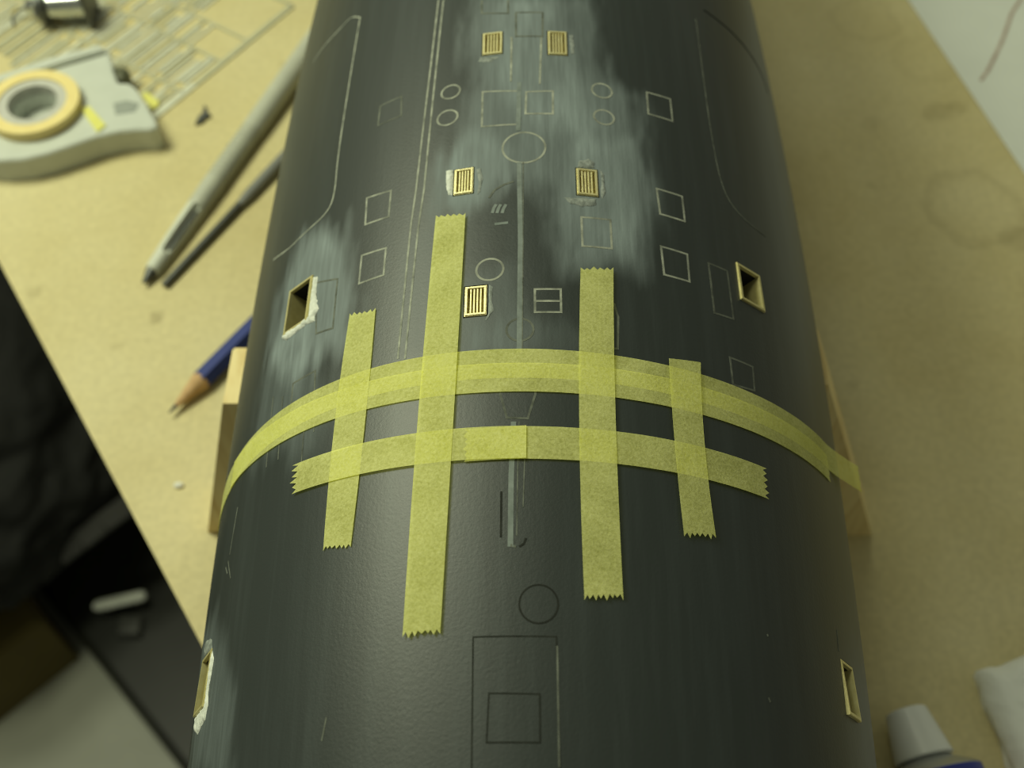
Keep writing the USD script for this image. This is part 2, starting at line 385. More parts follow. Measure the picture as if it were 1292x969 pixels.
def dust_at(P):
    s = U * np.arctan2(P[:, 0] - Xc(P[:, 1]), P[:, 2] - ZC); y = P[:, 1]
    out = np.zeros(len(P))
    n = meshkit.fbm(np.stack([s / 0.0022, y / 0.012, 0 * s], -1), 4, 3)
    n2 = meshkit.fbm(np.stack([s / 0.009, y / 0.014, 0 * s + 5], -1), 3, 9)
    for poly, soft, k in dust_shapes:
        x0, y0, x1, y1 = poly.bounds
        w = np.nonzero((s > x0 - 2 * soft) & (s < x1 + 2 * soft) & (y > y0 - 2 * soft) & (y < y1 + 2 * soft))[0]
        if not len(w): continue
        p = shapely.points(s[w], y[w])
        shapely.prepare(poly)
        d = np.where(shapely.contains(poly, p), -shapely.distance(poly.exterior, p), shapely.distance(poly, p))
        d = d + (n[w] - 0.5) * soft * 1.5 + (n2[w] - 0.5) * soft * 0.9 - 0.25 * soft
        t = np.clip(0.5 - d / (1.6 * soft), 0, 1)
        out[w] += 1.4 * k * t * t * (3 - 2 * t) * (0.62 + 0.75 * n2[w])
    return np.clip(out, 0, 0.85)


def dusty(name, v, f, n, parent):
    m = UsdGeom.Mesh.Define(stage, path_of(name, parent))
    m.CreatePointsAttr(Vt.Vec3fArray.FromNumpy(v.astype(np.float32)))
    m.CreateFaceVertexCountsAttr(Vt.IntArray.FromNumpy(np.full(len(f), 3, np.int32)))
    m.CreateFaceVertexIndicesAttr(Vt.IntArray.FromNumpy(f.astype(np.int32).ravel()))
    m.CreateSubdivisionSchemeAttr('none')
    m.CreateNormalsAttr(Vt.Vec3fArray.FromNumpy(n.astype(np.float32))); m.SetNormalsInterpolation('vertex')
    UsdGeom.PrimvarsAPI(m).CreatePrimvar('dust', Sdf.ValueTypeNames.FloatArray, 'vertex').Set(Vt.FloatArray.FromNumpy(dust_at(v).astype(np.float32)))
    UsdShade.MaterialBindingAPI.Apply(m.GetPrim()).Bind(m_hull)
    return m.GetPrim()


def radial(v):
    th = np.arctan2(v[:, 0] - Xc(v[:, 1]), v[:, 2] - ZC)
    e = 1e-4; sl = (Rh(v[:, 1] + e) - Rh(v[:, 1] - e)) / (2 * e)
    n = np.stack([np.sin(th), -sl, np.cos(th)], 1)
    return n / np.linalg.norm(n, axis=1, keepdims=True)


# openings: (corner pixels TL TR BR BL)
grilles = [((609, 42), (634, 42), (634, 68), (609, 69.5)), ((691, 40), (715, 41), (716, 70), (691.5, 69)), ((574, 214.5), (597.5, 212), (597, 243.5), (572, 247)),
           ((726.5, 214), (753.5, 213.4), (755, 247.5), (728.5, 247)), ((587.5, 362), (615, 360.4), (613.5, 397), (585, 401))]
windows = [((367, 366), (395, 350), (390, 401), (358, 429)), ((928, 331), (957, 348), (965, 395.5), (934, 378)), ((256, 833), (267, 821), (260, 892), (249, 903)), ((1062.5, 830), (1077, 846.5), (1081, 911), (1066, 900))]


def rect_of(q):
    q = HP(q); s0 = (q[0, 0] + q[3, 0]) / 2; s1 = (q[1, 0] + q[2, 0]) / 2; y1 = (q[0, 1] + q[1, 1]) / 2; y0 = (q[2, 1] + q[3, 1]) / 2
    return (s0 + s1) / 2, (y0 + y1) / 2, s1 - s0, y1 - y0


def tube_grid(R_of, ths, ys):
    T, Y = np.meshgrid(ths, ys); R = R_of(Y)
    v = np.stack([Xc(Y) + R * np.sin(T), Y, ZC + R * np.cos(T)], -1).reshape(-1, 3)
    nt, ny = len(ths), len(ys)
    i, j = np.meshgrid(np.arange(ny - 1), np.arange(nt), indexing='ij'); k = (j + 1) % nt
    a, b, c, d = i * nt + j, i * nt + k, (i + 1) * nt + k, (i + 1) * nt + j
    f = np.concatenate([np.stack([a, d, c], -1).reshape(-1, 3), np.stack([a, c, b], -1).reshape(-1, 3)])
    v = np.vstack([v, [[Xc(ys[0]), ys[0], ZC], [Xc(ys[-1]), ys[-1], ZC]]])
    j = np.arange(nt); k = (j + 1) % nt; n0, n1 = len(v) - 2, len(v) - 1
    f = np.vstack([f, np.stack([np.full(nt, n0), j, k], 1), np.stack([np.full(nt, n1), (ny - 1) * nt + k, (ny - 1) * nt + j], 1)])
    return m3.Manifold(m3.Mesh(v.astype(np.float32), f.astype(np.uint32)))


YA, YB = -0.215, 0.30
def R_caps(y):
    r = Rh(y)
    a = np.clip((y - (YA - 0.05)) / 0.05, 0, 1); b = np.clip(((YB + 0.05) - y) / 0.05, 0, 1)
    return r * np.sqrt(np.clip(1 - (1 - a) ** 2, 1e-4, 1)) * np.sqrt(np.clip(1 - (1 - b) ** 2, 1e-4, 1))


ths = np.concatenate([np.radians(np.arange(-98, 98, 0.5)), np.radians(np.arange(98, 262, 4.0))])
capa = YA - 0.05 * np.sin(np.linspace(np.pi / 2, 0, 12)[:-1]); capb = YB + 0.05 * np.sin(np.linspace(0, np.pi / 2, 12)[1:])
ys = np.concatenate([capa, np.arange(YA, -0.115, 0.005), np.arange(-0.115, 0.165, 0.0007), np.arange(0.165, YB, 0.005), capb])
ths2 = np.radians(np.arange(0, 360, 4.0)); ys2 = np.arange(YA, YB, 0.01)
solid = tube_grid(R_caps, ths, ys) - tube_grid(lambda y: Rh(y) - 0.0022, ths2, ys2)
for q, gap in [(g, 0.00022) for g in grilles] + [(w, 0.00005) for w in windows]:
    s, y, w, l = rect_of(q); o, ex, ey, ez = frame_at(s, y)
    bx = trimesh.creation.box([w + 2 * gap, l + 2 * gap, 0.010])
    bx = local(bx, o, ex, ey, ez)
    solid = solid - m3.Manifold(m3.Mesh(bx.vertices.astype(np.float32), bx.faces.astype(np.uint32)))
km = solid.to_mesh(); v = np.array(km.vert_properties[:, :3], float); f = np.array(km.tri_verts, int)
fn = np.cross(v[f[:, 1]] - v[f[:, 0]], v[f[:, 2]] - v[f[:, 0]]); fn /= np.maximum(np.linalg.norm(fn, axis=1, keepdims=True), 1e-20)
rr = np.hypot(v[:, 0] - Xc(v[:, 1]), v[:, 2] - ZC)
on = np.abs(rr - R_caps(v[:, 1])) < 1e-4
outer = on[f].all(1) & ((fn * radial(v[f].mean(1))).sum(1) > 0.7)
fo = f[outer]; ui, inv = np.unique(fo, return_inverse=True)
v1, f1, n1 = v[ui], inv.reshape(-1, 3), radial(v[ui])
fr = f[~outer]; v2 = v[fr.ravel()]; f2 = np.arange(len(v2)).reshape(-1, 3); n2 = np.repeat(fn[~outer], 3, 0)
dusty('hull_shell', np.vstack([v1, v2]), np.vstack([f1, f2 + len(v1)]), np.vstack([n1, n2]), hull)

# raised-edge panels and engraved lines on the hull
LW = 0.00042
def line_shape(pts, w=LW, closed=False, soft=False):
    p = HP(pts)
    if closed: p = np.vstack([p, p[:1]])
    if soft:                     # corner cutting: rounds the bends of long moulded lines
        for _ in range(3):
            q = [p[0]]
            for a, b in zip(p[:-1], p[1:]): q += [a * 0.75 + b * 0.25, a * 0.25 + b * 0.75]
            p = np.array(q + [p[-1]])
    return LineString(p).buffer(w / 2, cap_style='flat', join_style='mitre')


def line(pts, m=None, w=LW, closed=False, name='panel_line', label=None):
    return obj(name, wrap(line_shape(pts, w, closed, name == 'door_line'), -0.0001, 0.00005), m or m_line, hull, label=label)


def panel(outline_sy, m, w=LW, name='access_panel', label=None, h=0.0):
    p = Polygon(outline_sy).buffer(0)
    g = wrap(p.buffer(-w / 2), -0.0001, 0.000025 + h)
    vv, ff, nn = meshkit.arrays(g, 30)
    o = dusty(name, vv, ff, nn, hull)
    if label: o.SetCustomDataByKey('label', label)
    ring = p.buffer(w / 2, join_style='mitre').difference(p.buffer(-w / 2, join_style='mitre'))
    obj('panel_line', wrap(ring, -0.0001, 0.00004 + h), m, o)
    return o


def quad(pts):
    return HP(pts)


def disc(cx, cy, rx):
    c = H(cx, cy); r = abs(H(cx + rx, cy)[0] - H(cx - rx, cy)[0]) / 2
    a = np.linspace(0, 2 * np.pi, 40, endpoint=False)
    return np.stack([c[0] + r * np.cos(a), c[1] + r * np.sin(a)], 1)


for q, m in ((((651, 16), (684.6, 16), (684.6, 46), (651, 46)), m_line_faint), (((609, 116), (653.5, 115), (652.5, 157), (608, 160)), m_line), (((664, 116), (697.5, 115), (697.5, 143.6), (663, 143.6)), m_line),
             (((480, 134), (506.8, 121.5), (506.3, 146), (477, 158.5)), m_line_faint), (((463, 250), (493.5, 240.5), (490.5, 273.5), (461, 283.5)), m_line), (((456.5, 322.5), (487, 313), (484, 347), (453, 358)), m_line),
             (((828.5, 238), (860.5, 248), (864, 279.5), (833, 270)), m_line), (((834, 311), (867, 321), (870, 355.5), (838, 346.5)), m_line), (((816, 116.5), (845.5, 125), (848.5, 153), (818, 143.7)), m_line),
             (((894, 332), (917.5, 342), (925.4, 402.6), (901.5, 395)), m_line_faint), (((921, 451), (949.7, 463), (952, 493), (925, 485.5)), m_line_faint),
             (((733.5, 274), (770, 277.6), (772, 313.8), (735, 310.5)), m_line), (((674.8, 365), (707.5, 365), (708, 394), (675, 394)), m_line),
             (((399, 357), (426, 352), (420, 414), (399, 421)), m_line_faint), (((370, 484), (398, 468), (396, 512), (366, 528)), m_line_faint), (((757, 383), (775, 384), (780, 400), (779.5, 440), (757, 440)), m_line_faint)):
    panel(quad(q), m)
for cx, cy, rx, m in ((661, 186, 27, m_line), (568.7, 116, 11.5, m_line), (564.5, 148.6, 12.5, m_line), (759.4, 114.5, 12.5, m_line), (762, 148, 12.5, m_line), (618, 340, 17, m_line), (656, 416, 17, m_line_faint)):
    panel(disc(cx, cy, rx), m, name='round_hatch')
panel(disc(679.7, 762, 24.5), m_line_dark, w=0.0003, name='round_hatch', label='round hatch with a dark clean engraved line')
panel(HP([(631, 480), (676.5, 480), (675.5, 497), (666, 528), (639.5, 527), (631, 497)]), m_line_faint, name='pointed_hatch')
line([(675, 380), (708, 380)], m_line)
line([(608, 0), (608, 17), (641, 17), (641, 0)], m_line_faint)
line([(645.5, 47), (644.5, 103)], m_line); line([(683, 47), (681, 106)], m_line)
# big escape-trunk square low on the hull
big = panel(HP([(597, 804), (702, 803.5), (707, 985), (595, 985)]), m_line_dark, w=0.00026, name='large_square_panel', label='large square panel with clean dark engraved edge')
panel(HP([(617, 875), (681, 876), (681.5, 937), (614, 937)]), m_line_dark, w=0.00026, name='small_square_panel', h=0.00003)
line([(703, 815), (705.5, 968)], m_line_faint, w=0.0003)
line([(632.5, 620), (632, 678)], m_line_dark, w=0.00035)
line([(663.7, 679), (661, 686), (655, 690)], m_line_dark, w=0.00035)
line([(651, 690), (644, 688)], m_line_faint)
# long paired line, doors, centre seam
line([(553.4, 0), (544, 80), (525, 240), (518.5, 285), (502, 453)], m_line, w=0.0004)
line([(559.6, 0), (551, 80), (535, 240), (528, 285), (511, 453)], m_line, w=0.0004)
line([(454.5, 22), (440, 110), (426, 200), (422.6, 246), (412.6, 270), (383, 296), (363, 316), (345, 328)], m_line, w=0.0004, name='door_line')
line([(454.5, 22), (443, 21), (430, 36), (410, 57), (395, 79)], m_line, w=0.0004, name='door_line')
line([(878, 24), (889, 110), (897.6, 171), (911, 240), (934, 274), (965, 298)], m_line_faint, w=0.0003, name='door_line')
line([(887.7, 12.4), (905, 25), (925, 42), (945, 66), (962, 95), (969, 118)], m_line_dark, w=0.0006, name='door_line')
for pts in ([(655, 205), (656.5, 300), (655, 445)], [(648, 532), (645, 600), (644, 690)], [(655, 104), (654, 165)]):
    line(pts, m_seam, w=0.0009, name='filled_seam', label='pale filled centre seam')
line([(660, 205), (660, 300), (659, 445)], m_line_faint, w=0.0002); line([(655, 532), (653, 600), (652, 676)], m_line_faint, w=0.0002)
line([(663, 545), (660, 640)], m_line_faint, w=0.0002)
# moulding marks and scrape marks
for x in (622, 628, 634.5):
    line([(x + 4, 258), (x + 1, 263), (x - 1, 269)], m_seam, w=0.0006, name='scrape_mark')
line([(624, 283), (641, 281)], m_seam, w=0.0006, name='scrape_mark')
line([(617, 250), (624, 240), (636, 233), (648, 229)], m_line_faint, w=0.0004, name='scrape_mark')
for x0, y0, x1, y1 in ((288, 708, 291, 730), (285, 716, 287, 724), (412, 905, 406, 935), (1056, 795, 1058, 822), (968, 800, 969, 803), (970, 880, 972, 886), (345, 500, 336, 590), (357, 500, 351, 580), (386, 512, 380, 590), (398, 505, 396, 545), (300, 640, 290, 700)):
    line([(x0, y0), (x1, y1)], m_line_faint, w=0.0003, name='scratch')

# brass vent grilles
for gi, q in enumerate(grilles):
    s, y, w, l = rect_of(q); o, ex, ey, ez = frame_at(s, y)
    rim, hgt = 0.0005, 0.00045
    cs = m3.CrossSection.square([w, l], True); inn = m3.CrossSection.square([w - 2 * rim, l - 2 * rim], True)
    fr = (cs - inn).extrude(hgt - 0.0002) + (cs.offset(-0.00014, m3.JoinType.Miter) - inn).extrude(hgt)
    fr = fr.translate([0, 0, -0.0002]) + (cs - inn).extrude(0.0016).translate([0, 0, -0.0018])
    g = obj('vent_grille', local(tm(fr), o, ex, ey, ez), m_brass, hull, smooth=20)
    obj('back_plate', local(trimesh.creation.box([w - 0.0002, l - 0.0002, 0.0003]), o - ez * 0.0016, ex, ey, ez), m_brass_in, g)
    nb = 4; iw = w - 2 * rim; pitch = iw / (nb + 1)
    for k in range(nb):
        cx = -iw / 2 + pitch * (k + 1)
        b = bevel_bar((cx, -l / 2 + rim * 0.8, -0.0009), (cx, l / 2 - rim * 0.8, -0.0009), pitch * 0.52, 0.00095)
        obj('slat', local(b, o, ex, ey, ez), m_brass, g, smooth=20)
# brass window frames with deep recesses
for wi, q in enumerate(windows):
    s, y, w, l = rect_of(q); o, ex, ey, ez = frame_at(s, y)
    rim = 0.0006; cs = m3.CrossSection.square([w, l], True); inn = m3.CrossSection.square([w - 2 * rim, l - 2 * rim], True)
    fr = ((cs - inn).extrude(0.0006) + (cs.offset(-0.00010, m3.JoinType.Miter) - inn).extrude(0.0007)).translate([0, 0, -0.0004])
    g = obj('window_frame', local(tm(fr), o, ex, ey, ez), m_brass_fr, hull, smooth=20)
    sg = 1 if s > 0 else -1; iw, il, dp, th_ = w - 2 * rim, l - 2 * rim, 0.0036, 0.0004
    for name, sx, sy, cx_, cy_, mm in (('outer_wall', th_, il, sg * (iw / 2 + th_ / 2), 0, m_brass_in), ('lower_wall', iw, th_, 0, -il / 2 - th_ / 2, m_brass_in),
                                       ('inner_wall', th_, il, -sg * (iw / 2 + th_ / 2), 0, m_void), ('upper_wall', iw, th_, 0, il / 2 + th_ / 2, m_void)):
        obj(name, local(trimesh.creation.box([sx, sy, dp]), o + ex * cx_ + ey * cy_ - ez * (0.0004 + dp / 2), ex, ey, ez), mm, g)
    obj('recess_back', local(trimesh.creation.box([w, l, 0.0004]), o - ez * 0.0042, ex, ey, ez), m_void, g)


def smear(pts, h, m, name='filler_smear', seed=0, label=None):
    """a lump of filler spread over the hull along an outline given in pixels"""
    p = Polygon(HP(pts)).buffer(0)
    c = np.array(shapely.segmentize(p.exterior, 0.0004).coords)[:-1]
    n = meshkit.fbm(np.stack([c[:, 0] / 0.0007, c[:, 1] / 0.0007, 0 * c[:, 0] + seed], -1), 3, seed)
    ctr = np.array(p.centroid.coords[0]); dv = c - ctr; dv /= np.maximum(np.linalg.norm(dv, axis=1, keepdims=True), 1e-9)
    p = Polygon(c + dv * ((n - 0.5) * 0.0006)[:, None]).buffer(0)
    if p.geom_type != 'Polygon': p = max(p.geoms, key=lambda g: g.area)

    def lift(s, y):
        pts_ = shapely.points(s, y); d = shapely.distance(p.exterior, pts_)
        return h * np.clip(d / 0.0007, 0, 1) ** 0.5 * (0.45 + 0.9 * meshkit.fbm(np.stack([s / 0.0006, y / 0.0006, 0 * s], -1), 3, seed + 3))
    return obj(name, wrap(p, -0.0002, 0.00003, ds=0.0003, dy=0.0004, lift=lift), m, hull, smooth=50, label=label)


smear([(396, 349), (401, 350), (399, 372), (402, 390), (397, 399), (398, 405), (386, 410), (371, 422), (362, 429), (356, 429), (358, 422), (372, 413), (385, 403), (389.5, 399), (391, 385), (394, 365)], 0.0005, m_filler, seed=2, label='white filler along the edge of the left upper window frame')
smear([(268, 822), (270, 832), (267, 850), (263, 872), (262.5, 890), (259, 908), (250, 926), (246, 922), (248, 905), (254, 897), (259.5, 888), (262, 865), (265.5, 840)], 0.0004, m_filler, seed=5, label='white filler along the lower left window frame')
smear([(262, 808), (267, 806), (268, 820), (258, 828), (259, 818)], 0.0003, m_filler_grey, seed=6)
smear([(563, 216), (572, 214), (571, 247), (566, 246), (562.5, 236)], 0.0004, m_filler, seed=11, label='white filler beside the vent grille')
smear([(601, 213), (607, 213), (609, 225), (606, 243), (602, 246), (604, 230)], 0.00025, m_filler_grey, seed=12)
smear([(730, 203), (742, 201), (749, 205), (750, 212), (728, 212)], 0.00025, m_filler_grey, seed=13)
smear([(757, 214), (762, 220), (764, 244), (760, 250), (758, 246), (759, 228)], 0.00022, m_filler_grey, seed=14)
smear([(712, 249), (727, 250), (752, 251), (752, 259), (735, 261), (720, 257)], 0.00022, m_filler_grey, seed=15)
smear([(617, 360), (622, 362), (621, 378), (623, 392), (615, 403), (612, 404), (616, 396)], 0.0003, m_filler_grey, seed=16)
smear([(718, 44), (723, 44), (725, 68), (720.5, 69)], 0.00015, m_filler_grey, seed=17)
smear([(606, 72), (630, 72), (618, 79), (604, 78)], 0.00012, m_filler_grey, seed=18)

# ------------------------------------------------------------------ masking tape strips on the hull
def resample(p, n):
    p = np.asarray(p, float); d = np.concatenate([[0], np.cumsum(np.linalg.norm(np.diff(p, axis=0), axis=1))])
    t = np.linspace(0, d[-1], n); return np.stack([np.interp(t, d, p[:, k]) for k in range(2)], 1)


def zig(a, b, out, teeth, amp, seed):
    """a saw-toothed torn end from a to b, teeth pointing along out"""
    r = np.random.default_rng(seed); q = []
    for k in range(teeth * 2 + 1):
        t = k / (teeth * 2); t = min(max(t + (r.uniform(-0.12, 0.12) / teeth if 0 < k < 2 * teeth else 0), 0), 1)
        q.append(a + (b - a) * t + out * amp * ((1.0 if k % 2 == 0 else 0.0) * r.uniform(0.6, 1.15)))
    return q


def strip(name_label, e_a, e_b, level, end0, end1, seed, lift=None):
    """e_a, e_b: the two long edges as pixel lists in the same direction; end0/end1: (teeth, amplitude)"""
    a, b = HP(e_a), HP(e_b)
    out0 = (a[0] + b[0] - a[1] - b[1]); out0 /= np.linalg.norm(out0); out1 = (a[-1] + b[-1] - a[-2] - b[-2]); out1 /= np.linalg.norm(out1)
    if len(a) > 2:
        from scipy.interpolate import PchipInterpolator
        def sm(p):
            k = 0 if np.ptp(p[:, 0]) > np.ptp(p[:, 1]) else 1
            c = np.polynomial.Polynomial.fit(p[:, k], p[:, 1 - k], min(5, len(p) - 1))
            t = np.linspace(p[0, k], p[-1, k], 60); q = np.stack([t, c(t)], 1); return q if k == 0 else q[:, ::-1]
        a, b = sm(a), sm(b)
    ring = list(a) + zig(a[-1], b[-1], out1, end1[0], end1[1], seed) + list(b[::-1]) + zig(b[0], a[0], out0, end0[0], end0[1], seed + 50)
    p = Polygon(ring).buffer(0)
    if p.geom_type != 'Polygon': p = max(p.geoms, key=lambda g: g.area)

    def lf(s, y):
        w = 0.00006 * meshkit.fbm(np.stack([s / 0.004, y / 0.004, 0 * s + seed], -1), 3, seed)
        return w + (lift(s, y) if lift else 0)
    return tag(obj('masking_tape_strip', wrap(p, level, level + 0.00005, lift=lf), m_tape, smooth=40), name_label, 'masking tape')


LV = [0.00006, 0.00018, 0.00030, 0.00042, 0.00054]
# two overlapping strips round the hull
ru = [(290, 598), (309, 566), (332, 538.5), (365, 510), (433, 476.6), (534, 451.5), (577, 444.8), (674, 441.5), (730, 443.5), (773, 448.6), (842, 458.5), (883, 471), (932.5, 491.5), (1000, 525.6), (1030, 549), (1048, 569)]
rl = [(294, 611), (309, 597), (340, 570), (365, 555), (426, 529.6), (531, 503.6), (575.5, 497.5), (660, 493.5), (699.5, 494.2), (730, 496.6), (776, 501.7), (844, 513), (885, 524), (949.5, 547.7), (1000, 575), (1045, 604)]
hu, hl = HP(ru), HP(rl)
su = np.polynomial.Polynomial.fit(hu[:, 0], hu[:, 1], 3); sl_ = np.polynomial.Polynomial.fit(hl[:, 0], hl[:, 1], 3)
W6 = 0.0060
s_end = H(1040, 575)[0] + 0.0010
def tail(s, y):                  # the free end leaves the hull on the right
    return 0.0042 * np.clip((s - s_end) / 0.016, 0, None) ** 1.6
def strip_s(label, s0, s1, yt, yb, level, end0, end1, seed, lift=None):
    t = np.linspace(s0, s1, 90); a = np.stack([t, yt(t)], 1); b = np.stack([t, yb(t)], 1)
    ring = list(a) + zig(a[-1], b[-1], np.array([1.0, 0]), end1[0], end1[1], seed) + list(b[::-1]) + zig(b[0], a[0], np.array([-1.0, 0]), end0[0], end0[1], seed + 50)
    p = Polygon(ring).buffer(0)
    if p.geom_type != 'Polygon': p = max(p.geoms, key=lambda g: g.area)

    def lf(s, y):
        w = 0.00006 * meshkit.fbm(np.stack([s / 0.004, y / 0.004, 0 * s + seed], -1), 3, seed)
        return w + (lift(s, y) if lift else 0)
    return tag(obj('masking_tape_strip', wrap(p, level, level + 0.00005, lift=lf), m_tape, smooth=40), label, 'masking tape')


strip_s('yellow masking tape band round the hull, upper of the pair, right end lifting', -U * math.radians(84), s_end + 0.0150, lambda s: su(s), lambda s: su(s) - W6, LV[0], (5, 0.0009), (3, 0.0006), 1, tail)
strip_s('yellow masking tape band round the hull, lower of the overlapping pair', H(294, 611)[0], H(1045, 604)[0], lambda s: sl_(s) + W6 * 0.97, lambda s: sl_(s), LV[1], (4, 0.0009), (3, 0.0008), 2)
# cross strip in two pieces below the band
cu = HP([(373, 588), (424, 570), (460, 560), (528, 547.7), (573, 542.7), (664, 538.5), (730, 542), (777.5, 546), (847, 557), (888, 566), (961, 590)]); cl = HP([(369, 625), (417, 610), (453, 600), (525, 587.5), (570, 583), (638, 581), (699, 581), (730, 583.5), (777.5, 586), (851, 596.4), (893, 605.6), (963, 629.5)])
pu = np.polynomial.Polynomial.fit(cu[:, 0], cu[:, 1], 2); pl_ = np.polynomial.Polynomial.fit(cl[:, 0], cl[:, 1], 2)
def plain_end(label, s0, s1, yt, yb, level, end0, end1, seed, lift=None):
    return strip_s(label, s0, s1, yt, yb, level, end0 if end0[0] else (1, 0.0), end1 if end1[0] else (1, 0.0), seed, lift)
sA = H(664, 560)[0]
plain_end('short yellow masking tape cross strip below the band, left piece with ragged left end', H(377, 606)[0], sA, pu, pl_, LV[3], (5, 0.0016), (0, 0), 3, lambda s, y: 0.00018 * np.clip((s - sA + 0.0022) / 0.0022, 0, 1) ** 2)
tilt = lambda off, k: (lambda s: off(s) - 0.00025 * np.clip((H(664, 560)[0] - s) / 0.011, 0, 1.2))
strip_s('short yellow masking tape cross strip below the band, right piece over the left one', H(590, 562)[0], H(962, 610)[0], tilt(pu, 1), tilt(pl_, 1), LV[2], (5, 0.0006), (5, 0.0010), 4)
# four strips along the hull
strip('narrow yellow masking tape strip along the hull, leftmost of the four crossing the band', [(442, 400), (424, 530), (409.5, 690)], [(474.5, 394), (462, 530), (444, 687)], LV[1] + 0.00003, (5, 0.0008), (6, 0.0008), 5)
strip('longest yellow masking tape strip along the hull, reaching far below the cross strip', [(551, 277), (531, 500), (510, 799)], [(588, 274), (575, 500), (557, 795)], LV[3] + 0.00008, (5, 0.0006), (6, 0.0009), 6)
strip('long yellow masking tape strip along the hull, right of the centre seam', [(732, 343), (730, 500), (736.5, 752)], [(773, 343), (775, 500), (785, 751)], LV[3] + 0.00003, (5, 0.0007), (7, 0.0009), 7)
strip('short yellow masking tape strip along the hull, rightmost of the four with straight top end', [(842.5, 454), (848, 540), (861, 673)], [(882, 459), (886, 550), (900.5, 675)], LV[3] + 0.00003, (1, 0.0), (6, 0.0009), 8)

# ------------------------------------------------------------------ wooden cradle under the hull
cr = thing('wooden_cradle', 'pale pine cradle with two uprights holding the hull', 'stand')
yf = at(265, 672)[1]             # front face of the board
zt = aty(283, 509, yf)[2]
yb_ = at(290, 436, zt)[1]
xo_t, xo_b = aty(281, 509, yf)[0], aty(262, 672, yf)[0]
hr = float(max(Rh(yf), Rh(yb_))) + 0.0008
arc = [(hr * math.sin(a) + float(Xc(yf)), ZC - hr * math.cos(a)) for a in np.radians(np.linspace(-88, -20, 16))]
def upright(outline, bev=0.0012):
    m = prism(outline, 0, yb_ - yf, bev)
    vv = m.vertices.copy(); m.vertices = np.stack([vv[:, 0], yf + vv[:, 2], vv[:, 1]], 1); m.fix_normals(); return m
arcL = [p for p in arc if p[1] < zt and p[1] > 0.012]
left = [(xo_t, zt), (xo_b, 0.0), (arcL[-1][0], 0.0)] + arcL[::-1] + [(arcL[0][0], zt)]
obj('upright', upright(left), m_wood, cr)
xr_b = aty(1097, 680, yf)[0]; ztr = zt
yr0 = yb_
pr = aty(1041, 446, yb_); kx = (pr[0] - xr_b) / pr[2]; ztr = pr[2]
while ztr < pr[2] + 0.012 and xr_b + kx * (ztr + 0.0005) > float(Xc(yf)) + math.sqrt(max(hr ** 2 - (ztr + 0.0005 - ZC) ** 2, 0)) + 0.001: ztr += 0.0005
xr_t = xr_b + kx * ztr
arcR = [p for p in arc if 0.012 < p[1] < ztr]
right = [(xr_t, ztr), (xr_b, 0.0), (-arcR[-1][0], 0.0)] + [(2 * float(Xc(yf)) - p[0], p[1]) for p in arcR[::-1]] + [(2 * float(Xc(yf)) - arcR[0][0], ztr)]
obj('upright', upright(right), m_wood, cr)
obj('crossbar', rbox(0.09, yb_ - yf - 0.004, 0.0065, 0.001, (0, (yf + yb_) / 2, 0.0034)), m_wood, cr)

# ------------------------------------------------------------------ tape dispenser and roll
ZD = 0.0105
d = thing('tape_dispenser', 'white plastic tape dispenser holding a roll of yellow tape', 'tape dispenser')
outl = [at(x, y, ZD)[:2] for x, y in ((-120, 132), (-60, 112), (0, 97), (78, 71), (128, 58), (136, 62), (141, 78), (143, 90), (148, 104), (163, 105), (172, 112), (184, 132), (198, 156), (197, 161), (188, 164), (172, 164), (150, 166), (120, 173), (95, 182), (60, 194), (30, 201), (0, 203), (-40, 200), (-90, 190), (-125, 165))]
oc = at(45, 138, ZD)[:2]; Rr_ = 0.0178
body = Polygon(outl).buffer(-0.0004).buffer(0.0004)
obj('case_base', prism(body, 0.0, 0.0035), m_disp, d)
obj('case', prism(body.difference(Point(oc).buffer(0.0092, 24)), 0.0035, ZD, 0.0008), m_disp, d)
rib = [at(x, y, ZD)[:2] for x, y in ((-118, 136), (-60, 115), (0, 100), (78, 74), (129, 61), (134, 68), (80, 84), (0, 110), (-60, 125), (-112, 145))]
obj('back_rib', prism(Polygon(rib).buffer(0), ZD - 0.0005, ZD + 0.0022, 0.0006), m_disp, d)
inset = [at(x, y, ZD)[:2] for x, y in ((143, 131), (160, 127), (176, 131), (170, 141), (146, 145))]
obj('slot_mark', prism(Polygon(inset), ZD - 0.0004, ZD + 0.0002), m_disp_dk, d)
cut = at(150, 96, 0.007)
obj('cutter', rbox(0.0075, 0.0085, 0.0085, 0.0022, (cut[0], cut[1], 0.0045)), m_rubber, d, label='dark cutter in the notch')
roll = thing('masking_tape_roll', 'yellow roll of masking tape with grey core, seated in the dispenser', 'tape roll')
seg = 64
def annulus(r0, r1, z0, z1):
    return tm((m3.CrossSection.circle(r1, seg) - m3.CrossSection.circle(r0, seg)).extrude(z1 - z0).translate([oc[0], oc[1], z0]))
obj('tape_winding', annulus(0.0131, Rr_, ZD + 0.0001, ZD + 0.0042), m_roll, roll)
obj('core', annulus(0.0094, 0.0130, ZD + 0.0001, ZD + 0.0036), m_core, roll)
tabq = [at(x, y, ZD + 0.002)[:2] for x, y in ((100, 133), (111, 130), (132, 154), (121, 163))]
obj('tape_tail', prism(Polygon(tabq), ZD + 0.0001, ZD + 0.0006), m_tab, roll)

